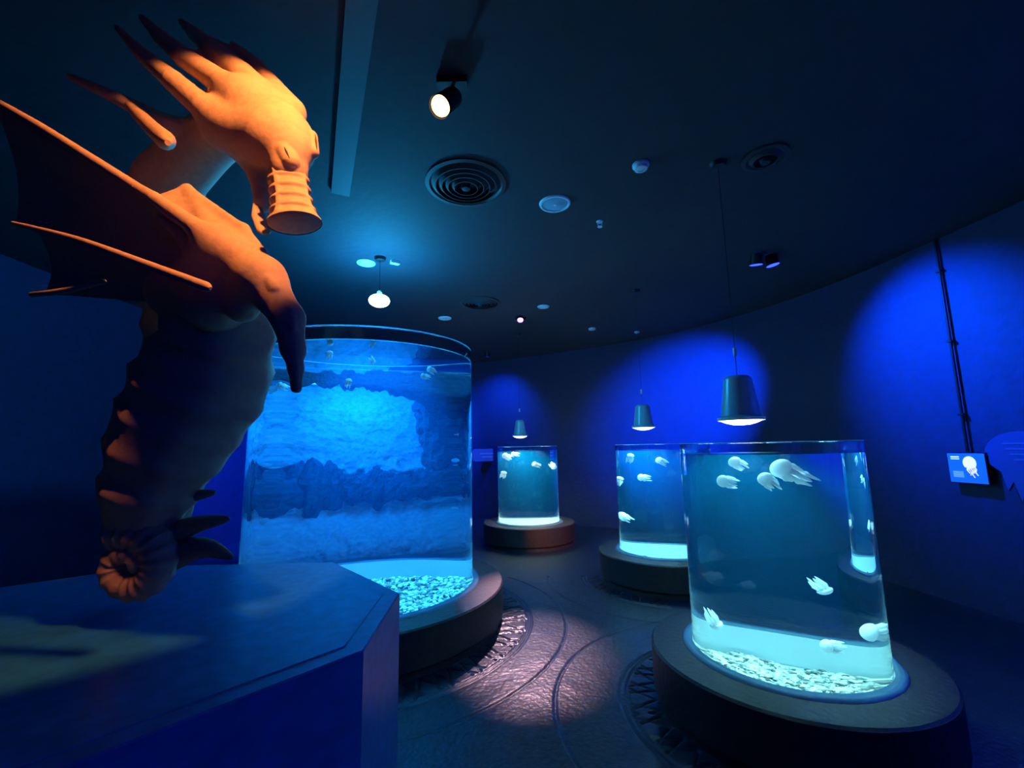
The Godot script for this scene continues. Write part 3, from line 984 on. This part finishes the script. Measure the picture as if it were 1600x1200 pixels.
func chain(parts: Array, pts: Array, radii: Array, k: float) -> void:
	for i in pts.size() - 1: parts.append([pts[i], pts[i + 1], radii[i], radii[i + 1], k if i == 0 else 0.006])

# a thin skin stretched between two spines, as a row of overlapping fine rods in the field
func web(parts: Array, a: Array, b: Array, steps: int, r: float, k: float) -> void:
	for i in steps + 1:
		var t := float(i) / steps
		var p := along(a, t); var q := along(b, t)
		parts.append([p, q, r, r, k])

func along(p: Array, t: float) -> Vector3:
	var x := t * (p.size() - 1)
	var i := mini(int(x), p.size() - 2)
	return p[i].lerp(p[i + 1], x - i)

# a ringed trunk: swept tube whose radius swells at each body ring, with ridge corners round it
func ringed(pts: Array, radii: Array, rings: int, seg := 28, corner := 0.07, swell := 0.09) -> ArrayMesh:
	var st := begin()
	var curve := Curve3D.new()
	for i in pts.size():
		var tan_: Vector3 = (pts[mini(i + 1, pts.size() - 1)] - pts[maxi(i - 1, 0)]) / 6.0
		curve.add_point(pts[i], -tan_, tan_)
	var steps := rings * 6
	var total := curve.get_baked_length()
	var prev := []; var prevn := []
	var side := Vector3.ZERO
	var rows := []
	for i in steps + 1:
		var t := float(i) / steps
		var p := curve.sample_baked(t * total, true)
		var tg := (curve.sample_baked(minf(t + 0.01, 1.0) * total, true) - curve.sample_baked(maxf(t - 0.01, 0.0) * total, true)).normalized()
		if side == Vector3.ZERO: side = tg.cross(Vector3.FORWARD).normalized()
		side = (side - tg * side.dot(tg)).normalized()
		var up := side.cross(tg)
		var x := t * (radii.size() - 1)
		var ri := mini(int(x), radii.size() - 2)
		var r: float = lerpf(radii[ri], radii[ri + 1], smoothstep(0.0, 1.0, x - ri))
		var ph := fposmod(t * rings, 1.0)
		var bump := pow(1.0 - absf(ph * 2.0 - 1.0), 1.5)
		var row := []
		for k in seg:
			var a := TAU * k / seg
			var rr := r * (1.0 + swell * bump + corner * (0.4 + bump) * pow(absf(cos(a * 3.5)), 6.0))
			row.append(p + (side * cos(a) + up * sin(a)) * rr)
		rows.append(row)
	for i in steps:
		for k in seg:
			var j := (k + 1) % seg
			var a: Vector3 = rows[i][k]; var b: Vector3 = rows[i][j]; var c: Vector3 = rows[i + 1][j]; var d: Vector3 = rows[i + 1][k]
			var mid := (curve.sample_baked((i + 0.5) / steps * total, true))
			st.set_smooth_group(0)
			for q in [[a, b, c], [a, c, d]]:
				var flip: bool = (q[1] - q[0]).cross(q[2] - q[0]).dot(q[0] - mid) > 0.0
				st.add_vertex(q[0]); st.add_vertex(q[2] if flip else q[1]); st.add_vertex(q[1] if flip else q[2])
	for e in [0, steps]:
		var m := Vector3.ZERO
		for k in seg: m += rows[e][k] / seg
		var inner: Vector3 = curve.sample_baked(0.5 / rings * total if e == 0 else (1.0 - 0.5 / rings) * total, true)
		for k in seg:
			var b: Vector3 = rows[e][k]; var c: Vector3 = rows[e][(k + 1) % seg]
			var flip: bool = (b - m).cross(c - m).dot(m - inner) > 0.0
			st.add_vertex(m); st.add_vertex(c if flip else b); st.add_vertex(b if flip else c)
	st.index()
	st.generate_normals()
	return st.commit()

# the short ribbed snout with a flared oval mouth
func snout_mesh(a: Vector3, b: Vector3, side: Vector3, r: Array, flat: float, ribs: int) -> ArrayMesh:
	var st := begin()
	var ax := (b - a).normalized()
	side = (side - ax * side.dot(ax)).normalized()
	var up := side.cross(ax)
	var steps := 60; var seg := 48
	var rows := []
	for i in steps + 1:
		var t := float(i) / steps
		var x := t * (r.size() - 1)
		var ri := mini(int(x), r.size() - 2)
		var rad: float = lerpf(r[ri], r[ri + 1], smoothstep(0.0, 1.0, x - ri))
		var row := []
		var ph := fposmod(t * ribs + 0.35, 1.0)
		var rib := smoothstep(0.0, 0.16, ph) * (1.0 - smoothstep(0.36, 0.5, ph))
		for k in seg:
			var an := TAU * k / seg
			# two lengthwise keels divide the ribs
			var keel := pow(absf(cos(an - 0.9)), 60.0) + pow(absf(cos(an + 0.6)), 60.0)
			var h := maxf(rib, keel) * 0.013 * (1.0 if t > 0.06 and t < 0.97 else 0.4)
			if t > 0.95: h = 0.010
			row.append(a + ax * ((b - a).length() * t) + (side * cos(an) + up * sin(an) * flat) * (rad + h))
		rows.append(row)
	for i in steps:
		for k in seg:
			var j := (k + 1) % seg
			var m := a + ax * ((b - a).length() * (i + 0.5) / steps)
			for q in [[rows[i][k], rows[i][j], rows[i + 1][j]], [rows[i][k], rows[i + 1][j], rows[i + 1][k]]]:
				var flip: bool = (q[1] - q[0]).cross(q[2] - q[0]).dot(q[0] - m) > 0.0
				st.add_vertex(q[0]); st.add_vertex(q[2] if flip else q[1]); st.add_vertex(q[1] if flip else q[2])
	st.index()
	st.generate_normals()
	return st.commit()

func ellipsoid(c: Vector3, b: Basis, s: Vector3) -> ArrayMesh:
	var st := begin()
	var nu := 20; var nv := 12
	var bb := b * Basis.from_scale(s)
	var inv := b * Basis.from_scale(Vector3.ONE / s)
	for i in nu:
		for j in nv:
			var q := []
			for e in [[i, j], [i + 1, j], [i + 1, j + 1], [i, j + 1]]:
				var u: float = TAU * e[0] / nu; var w: float = PI * e[1] / nv
				q.append(Vector3(cos(u) * sin(w), cos(w), sin(u) * sin(w)))
			tri(st, c + bb * q[0], c + bb * q[1], c + bb * q[2], (inv * q[0]).normalized(), (inv * q[1]).normalized(), (inv * q[2]).normalized())
			tri(st, c + bb * q[0], c + bb * q[2], c + bb * q[3], (inv * q[0]).normalized(), (inv * q[2]).normalized(), (inv * q[3]).normalized())
	return st.commit()

func spine(t: Node3D, pts: Array, radii: Array, flat := 1.0) -> void:
	var st := begin()
	var p := []; var r := []
	var n := pts.size()
	for i in n - 1:
		for k in 5:
			var u := k / 5.0
			var a: Vector3 = pts[maxi(i - 1, 0)]; var b: Vector3 = pts[i]; var c: Vector3 = pts[i + 1]; var d: Vector3 = pts[mini(i + 2, n - 1)]
			p.append(b.cubic_interpolate(c, a, d, u)); r.append(lerpf(radii[i], radii[i + 1], u))
	p.append(pts[n - 1]); r.append(radii[n - 1])
	# rounded ends
	var d1: Vector3 = (p[p.size() - 1] - p[p.size() - 2]).normalized()
	var re: float = r[r.size() - 1]
	var pe: Vector3 = p[p.size() - 1]
	p.append(pe + d1 * re * 0.6); r.append(re * 0.75)
	p.append(pe + d1 * re * 0.95); r.append(re * 0.3)
	tube(st, p, r, 14, true, flat)
	obj("spine", st.commit(), M.sandstone, t)

func membrane(t: Node3D, a: Array, b: Array, thick: float) -> void:
	# a skin with thickness between two rows of points, sagging a little
	var st := begin()
	var n := 16; var m := 8
	var g := []
	for i in n + 1:
		var row := []
		for j in m + 1:
			var u := float(i) / n; var w := float(j) / m
			var p := along(a, u).lerp(along(b, u), w)
			row.append(p + Vector3(0, 0, -0.03 * sin(w * PI) * (0.3 + u)))
		g.append(row)
	for s in [0.0, 1.0]:
		for i in n:
			for j in m:
				var o := Vector3(0, 0, -thick * s)
				var nn: Vector3 = (g[i + 1][j] - g[i][j]).cross(g[i][j + 1] - g[i][j]).normalized()
				if nn.z < 0: nn = -nn
				if s == 1.0: nn = -nn
				face(st, [g[i][j] + o, g[i + 1][j] + o, g[i + 1][j + 1] + o, g[i][j + 1] + o], nn)
	obj("fin_web", st.commit(), M.sandstone, t)

func build_sculpture() -> void:
	upper_seahorse()
	lower_seahorse()

func upper_seahorse() -> void:
	var t := thing("seahorse_sculpture", Vector3.ZERO, "upper orange-lit stone seahorse with finger-like crest and ribbed snout", "sculpture", "seahorse sculptures")
	var P := []
	# skull
	P.append([at(446, 218, 1.60), at(392, 172, 1.66), 0.104, 0.112, 0.05])
	P.append([at(462, 236, 1.58), at(440, 200, 1.62), 0.068, 0.09, 0.05])
	P.append([at(392, 172, 1.66), at(340, 175, 1.68), 0.112, 0.075, 0.06])
	P.append([at(440, 236, 1.58), at(452, 268, 1.57), 0.070, 0.066, 0.04])
	P.append([at(420, 220, 1.59), at(350, 203, 1.63), 0.108, 0.085, 0.05])
	# crest fingers
	var F1 := [at(382, 214, 1.60), at(320, 170, 1.58), at(272, 128, 1.59), at(225, 88, 1.63), at(183, 44, 1.68)]
	var F2 := [at(405, 178, 1.60), at(350, 132, 1.60), at(290, 92, 1.62), at(252, 60, 1.66), at(222, 28, 1.70)]
	var F3 := [at(425, 165, 1.64), at(380, 118, 1.66), at(338, 84, 1.68), at(305, 55, 1.71), at(285, 36, 1.74)]
	var F4 := [at(455, 175, 1.68), at(430, 140, 1.71), at(402, 106, 1.74), at(380, 86, 1.76), at(364, 70, 1.78)]
	chain(P, F1, [0.066, 0.052, 0.042, 0.030, 0.012], 0.035)
	chain(P, F2, [0.066, 0.050, 0.042, 0.032, 0.014], 0.035)
	chain(P, F3, [0.064, 0.050, 0.044, 0.032, 0.016], 0.03)
	chain(P, F4, [0.060, 0.042, 0.036, 0.028, 0.014], 0.03)
	web(P, [along(F1, 0.15), along(F1, 0.55)], [at(372, 186, 1.62), at(285, 122, 1.62)], 10, 0.010, 0.016)
	web(P, [along(F2, 0.1), along(F2, 0.62)], [at(402, 150, 1.66), at(318, 84, 1.68)], 12, 0.012, 0.018)
	web(P, [along(F3, 0.12), along(F3, 0.85)], [along(F4, 0.12), along(F4, 0.85)], 16, 0.010, 0.014)
	P.append([at(446, 238, 1.538), at(454, 254, 1.529), 0.040, 0.035, 0.003])
	P.append([at(486, 214, 1.60), at(489, 238, 1.59), 0.026, 0.024, 0.005])
	# gill cover, throat and neck in the shade
	P.append([at(385, 222, 1.72), at(412, 272, 1.68), 0.085, 0.055, 0.04])
	P.append([at(412, 272, 1.68), at(412, 318, 1.64), 0.055, 0.034, 0.03])
	chain(P, [at(365, 195, 1.74), at(318, 228, 1.86), at(262, 285, 1.98)], [0.10, 0.12, 0.14], 0.06)
	obj("head", sculpt(P, 0.0065), M.sandstone, t)
	# ribbed snout, open at the mouth
	var a := at(449, 270, 1.572); var b := at(461, 349, 1.50)
	obj("snout", snout_mesh(a, b, at(490, 340, 1.55) - at(430, 345, 1.50), [0.064, 0.061, 0.060, 0.066, 0.082], 0.62, 5), M.sandstone, t)
	obj("mouth", ellipsoid(b - (b - a).normalized() * 0.004, Basis.looking_at(b - a, at(490, 340, 1.55) - at(430, 345, 1.5)), Vector3(0.056, 0.0905, 0.012)), M.sandstone, t)
	var jaw := begin()
	tube(jaw, [at(401, 312, 1.64), at(404, 340, 1.60), at(412, 361, 1.57), at(415, 366, 1.565)], [0.012, 0.026, 0.026, 0.012], 14, true, 0.5)
	obj("lower_jaw", jaw.commit(), M.sandstone, t)
	for e in [[at(446, 238, 1.538), at(454, 254, 1.529), 0.040, 0.035, Vector3(0.35, -0.12, 0.93)], [at(486, 214, 1.60), at(489, 238, 1.59), 0.026, 0.024, Vector3(0.85, 0.0, 0.53)]]:
		var sl := begin()
		var row := []
		for k in 5:
			var u := k / 4.0
			row.append(e[0].lerp(e[1], u) + e[4].normalized() * (lerpf(e[2], e[3], u) + 0.001))
		tube(sl, row, [0.001, 0.003, 0.004, 0.003, 0.001], 8)
		obj("eye_slit", sl.commit(), M.dark_slit, t)
	spine(t, [at(205, 165, 1.70), at(232, 195, 1.62), at(258, 219, 1.54)], [0.026, 0.030, 0.036])
	spine(t, [at(330, 215, 1.80), at(262, 195, 1.75), at(205, 165, 1.70), at(110, 120, 1.72)], [0.06, 0.045, 0.03, 0.014])
	# trunk behind the lower seahorse
	obj("trunk", ringed([at(282, 262, 1.96), at(235, 350, 2.14), at(290, 470, 2.30), at(300, 610, 2.36), at(272, 740, 2.32), at(240, 850, 2.24), at(225, 905, 2.16)], [0.13, 0.15, 0.18, 0.20, 0.17, 0.12, 0.07], 11, 28, 0.06, 0.05), M.sandstone, t)

func lower_seahorse() -> void:
	var t := thing("seahorse_sculpture", Vector3.ZERO, "lower stone seahorse with long back-swept spines, head bent down before the large tank", "sculpture", "seahorse sculptures")
	var P := []
	# skull and face
	P.append([at(408, 437, 1.50), at(345, 392, 1.54), 0.078, 0.088, 0.05])
	P.append([at(408, 437, 1.50), at(450, 497, 1.48), 0.080, 0.050, 0.04])
	P.append([at(450, 497, 1.48), at(458, 545, 1.48), 0.050, 0.040, 0.03])
	P.append([at(458, 545, 1.48), at(462, 575, 1.48), 0.036, 0.024, 0.02])
	P.append([at(462, 575, 1.48), at(463, 606, 1.48), 0.021, 0.019, 0.02])
	# coronet: a keeled wedge on the nape
	P.append([at(345, 385, 1.55), at(293, 296, 1.56), 0.07, 0.014, 0.03])
	P.append([at(293, 296, 1.56), at(381, 358, 1.55), 0.014, 0.016, 0.02])
	P.append([at(293, 296, 1.56), at(250, 312, 1.52), 0.014, 0.014, 0.02])
	P.append([at(381, 358, 1.55), at(404, 396, 1.53), 0.016, 0.03, 0.03])
	web(P, [at(293, 298, 1.56), at(381, 360, 1.55)], [at(300, 350, 1.53), at(372, 410, 1.50)], 12, 0.010, 0.02)
	web(P, [at(293, 298, 1.56), at(250, 314, 1.52)], [at(305, 350, 1.53), at(262, 330, 1.50)], 6, 0.010, 0.02)
	# spines that leave the head
	var S1 := [at(372, 405, 1.50), at(300, 352, 1.47), at(240, 310, 1.46), at(205, 288, 1.47)]
	chain(P, S1, [0.055, 0.032, 0.024, 0.018], 0.03)
	web(P, [at(335, 395, 1.52), at(250, 340, 1.52)], [at(330, 410, 1.52), at(285, 378, 1.52)], 8, 0.012, 0.02)
	P.append([at(420, 440, 1.449), at(428, 453, 1.447), 0.026, 0.024, 0.004])
	P.append([at(453, 487, 1.447), at(457, 510, 1.450), 0.018, 0.018, 0.004])
	# throat and nape
	P.append([at(350, 410, 1.56), at(335, 470, 1.62), 0.095, 0.12, 0.06])
	P.append([at(345, 430, 1.58), at(280, 458, 1.66), 0.10, 0.11, 0.05])
	P.append([at(400, 440, 1.51), at(378, 478, 1.55), 0.06, 0.06, 0.04])
	obj("head", sculpt(P, 0.008), M.sandstone, t)
	# long spines and the fin between them
	var U := [at(214, 293, 1.465), at(140, 246, 1.45), at(60, 196, 1.44), at(-20, 150, 1.44)]
	spine(t, U, [0.019, 0.017, 0.015, 0.010])
	spine(t, [at(20, 348, 1.44), at(120, 374, 1.40), at(220, 410, 1.37), at(322, 448, 1.36)], [0.006, 0.011, 0.014, 0.017])
	spine(t, [at(50, 460, 1.46), at(95, 455, 1.43), at(162, 440, 1.42)], [0.010, 0.010, 0.009])
	membrane(t, [at(330, 385, 1.50), at(200, 290, 1.48), at(-10, 160, 1.46)], [at(340, 450, 1.60), at(215, 412, 1.68), at(25, 352, 1.72)], 0.012)
	membrane(t, [at(330, 450, 1.60), at(215, 412, 1.68), at(60, 362, 1.72)], [at(340, 490, 1.64), at(230, 470, 1.72), at(70, 458, 1.76)], 0.012)
	# ringed trunk bending down to the block, then the coiled tail
	obj("trunk", ringed([at(342, 440, 1.66), at(345, 520, 1.82), at(318, 600, 1.90), at(270, 690, 1.92), at(232, 780, 1.94), at(215, 845, 1.97)], [0.12, 0.20, 0.245, 0.225, 0.175, 0.10], 8, 28, 0.06, 0.055), M.sandstone, t)
	var coil := []
	var cr := []
	for k in 30:
		var a := -1.9 + k * 0.30
		var q := lerpf(54.0, 4.0, k / 29.0)
		coil.append(at(203 + cos(a) * q * 1.05, 882 + sin(a) * q, 1.90 - 0.001 * k))
		cr.append(lerpf(0.078, 0.035, k / 29.0))
	obj("tail", ringed(coil, cr, 18, 18, 0.05, 0.12), M.sandstone, t)
	# blunt thorns that stand off the tail towards the tank
	spine(t, [at(225, 800, 1.98), at(280, 780, 1.96), at(332, 770, 1.94)], [0.06, 0.034, 0.013])
	spine(t, [at(240, 850, 1.98), at(300, 822, 1.96), at(354, 811, 1.94)], [0.07, 0.040, 0.014])
	spine(t, [at(250, 875, 1.98), at(315, 856, 1.96), at(360, 870, 1.94)], [0.075, 0.045, 0.013])

# ---------------------------------------------------------------- jellyfish
func make_jelly(called: String) -> Node3D:
	# unit size: bell radius 1, bell crown to +y, eight thick oral arms below
	var t := Node3D.new()
	t.name = called
	var prof := []
	for k in 9:
		var a := PI / 2 * (1.0 - k / 8.0)
		prof.push_front([cos(a) * 0.92, sin(a) * 0.72])
	prof.push_front([0.80, -0.14]); prof.push_front([0.55, 0.1]); prof.push_front([0.0, 0.25])
	obj("bell", lathed(prof, 20, true), M.jelly, t)
	for k in 8:
		var a := TAU * k / 8
		var d := Vector3(cos(a), 0, sin(a))
		var st := begin()
		tube(st, [d * 0.25 + Vector3.UP * 0.2, d * 0.52 + Vector3.DOWN * 0.35, d * 0.72 + Vector3.DOWN * 0.8, d * (0.55 + 0.15 * (k % 2)) + Vector3.DOWN * (1.3 + 0.3 * (k % 3)), d * (0.5 + 0.2 * (k % 2)) + Vector3.DOWN * (1.6 + 0.35 * (k % 3))], [0.15, 0.25, 0.23, 0.15, 0.03], 7)
		obj("oral_arm", st.commit(), M.jelly, t)
	return t

func build_jellyfish() -> void:
	var aims := {"d": Vector3(0.2, 1, 0.1), "u": Vector3(0.6, -1, 0.2), "l": Vector3(-1, 0.15, 0.2), "r": Vector3(-0.9, 0.5, 0.3), "l2": Vector3(-0.8, 0.6, 0.4)}
	var near := [
		[1.395, 1.434, -2.761, 0.036, "r", "small white jellyfish near the surface of the nearest tank, left of the cluster"],
		[1.323, 1.321, -2.762, 0.040, "l", "white jellyfish swimming level at left in the nearest tank, below the small one"],
		[1.545, 1.400, -2.618, 0.060, "r", "largest jellyfish of the cluster near the nearest tank's surface"],
		[1.440, 1.345, -2.580, 0.042, "l2", "left and lower jellyfish of the cluster in the nearest tank"],
		[1.683, 1.356, -2.764, 0.046, "r", "dimmer jellyfish behind the cluster in the nearest tank"],
		[1.268, 0.481, -2.842, 0.042, "u", "upside-down jellyfish at the lower left of the nearest tank, just above the white band"],
		[1.663, 0.470, -2.619, 0.036, "l", "jellyfish sinking by the white band at the lower right of the nearest tank"],
		[1.880, 0.511, -2.724, 0.050, "l", "stretched-looking jellyfish at the lower right edge of the nearest tank"],
		[1.818, 0.688, -2.911, 0.034, "u", "faint jellyfish drifting low in the back of the nearest tank"]]
	var middle := [
		[1.485, 1.418, -5.412, 0.040, "d", "jellyfish at the upper left of the half-hidden middle tank"],
		[1.717, 1.364, -5.288, 0.042, "r", "jellyfish at the upper right of the half-hidden middle tank"],
		[1.559, 1.166, -5.357, 0.045, "l", "jellyfish lying level, second row of the half-hidden middle tank"],
		[1.462, 1.134, -5.597, 0.040, "d", "jellyfish hugging the left wall of the half-hidden middle tank, upper one"],
		[1.464, 0.691, -5.588, 0.052, "r", "jellyfish low by the left wall of the half-hidden middle tank"]]
	var far := [
		[-0.058, 1.405, -7.522, 0.055, "r", "topmost left jellyfish in the farthest tank"],
		[0.060, 1.430, -7.563, 0.040, "l", "small jellyfish right beside the topmost left one in the farthest tank"],
		[0.324, 1.263, -7.438, 0.045, "r", "jellyfish right of the middle in the farthest tank"],
		[0.558, 1.196, -7.626, 0.045, "u", "jellyfish by the right wall of the farthest tank"],
		[-0.056, 1.118, -7.616, 0.045, "d", "lowest jellyfish by the left wall of the farthest tank"]]
	var large := [
		[-1.507, 2.350, -3.635, 0.026, "d", "tiny white jellyfish at the upper left of the large blue tank"],
		[-1.221, 2.305, -3.813, 0.024, "u", "tiny white jellyfish at the top middle of the large blue tank"],
		[-0.768, 2.249, -3.918, 0.032, "r", "upper of two tiny jellyfish at the upper right of the large blue tank"],
		[-0.815, 2.181, -3.887, 0.030, "l", "lower of two tiny jellyfish at the upper right of the large blue tank"],
		[-1.362, 2.117, -3.667, 0.028, "d", "tiny jellyfish below the others in the large blue tank"],
		[-2.044, 2.136, -4.034, 0.034, "r", "tiny jellyfish beside the lower seahorse's snout in the large blue tank"]]
	var proto := make_jelly("jellyfish")
	var i := 0
	for set_ in [[near, "jellyfish in the nearest tank"], [middle, "jellyfish in the middle tank"], [far, "jellyfish in the farthest tank"], [large, "jellyfish in the large blue tank"]]:
		for q in set_[0]:
			var o: Node3D = proto if i == 0 else proto.duplicate()
			o.name = numbered("jellyfish")
			add_child(o)
			var up: Vector3 = aims[q[4]].normalized()
			var side := up.cross(Vector3(0.3, 0.1, 1)).normalized()
			o.transform = Transform3D(Basis(side, up, side.cross(up)).rotated(up, i * 0.7).scaled(Vector3.ONE * float(q[3])), Vector3(q[0], q[1], q[2]))
			tag(o, q[5], "jellyfish", set_[1])
			i += 1

func boulder(size: Vector3, seed_: int) -> ArrayMesh:
	var st := begin()
	var n := FastNoiseLite.new(); n.seed = seed_; n.frequency = 1.1; n.fractal_octaves = 3
	var nu := 22; var nv := 14
	var g := []
	for j in nv + 1:
		var row := []
		for i in nu + 1:
			var u := TAU * (i % nu) / nu; var w := PI * j / nv
			var p := Vector3(cos(u) * sin(w), cos(w), sin(u) * sin(w))
			var q := p * (1.0 + 0.45 * n.get_noise_3d(p.x, p.y, p.z))
			row.append(q * size)
		g.append(row)
	for j in nv:
		for i in nu:
			for f in [[g[j][i], g[j][i + 1], g[j + 1][i + 1]], [g[j][i], g[j + 1][i + 1], g[j + 1][i]]]:
				var nn: Vector3 = (f[1] - f[0]).cross(f[2] - f[0])
				if nn.length() < 1e-10: continue
				nn = nn.normalized()
				if nn.dot(f[0]) < 0: nn = -nn
				tri(st, f[0], f[1], f[2], nn, nn, nn)
	return st.commit()
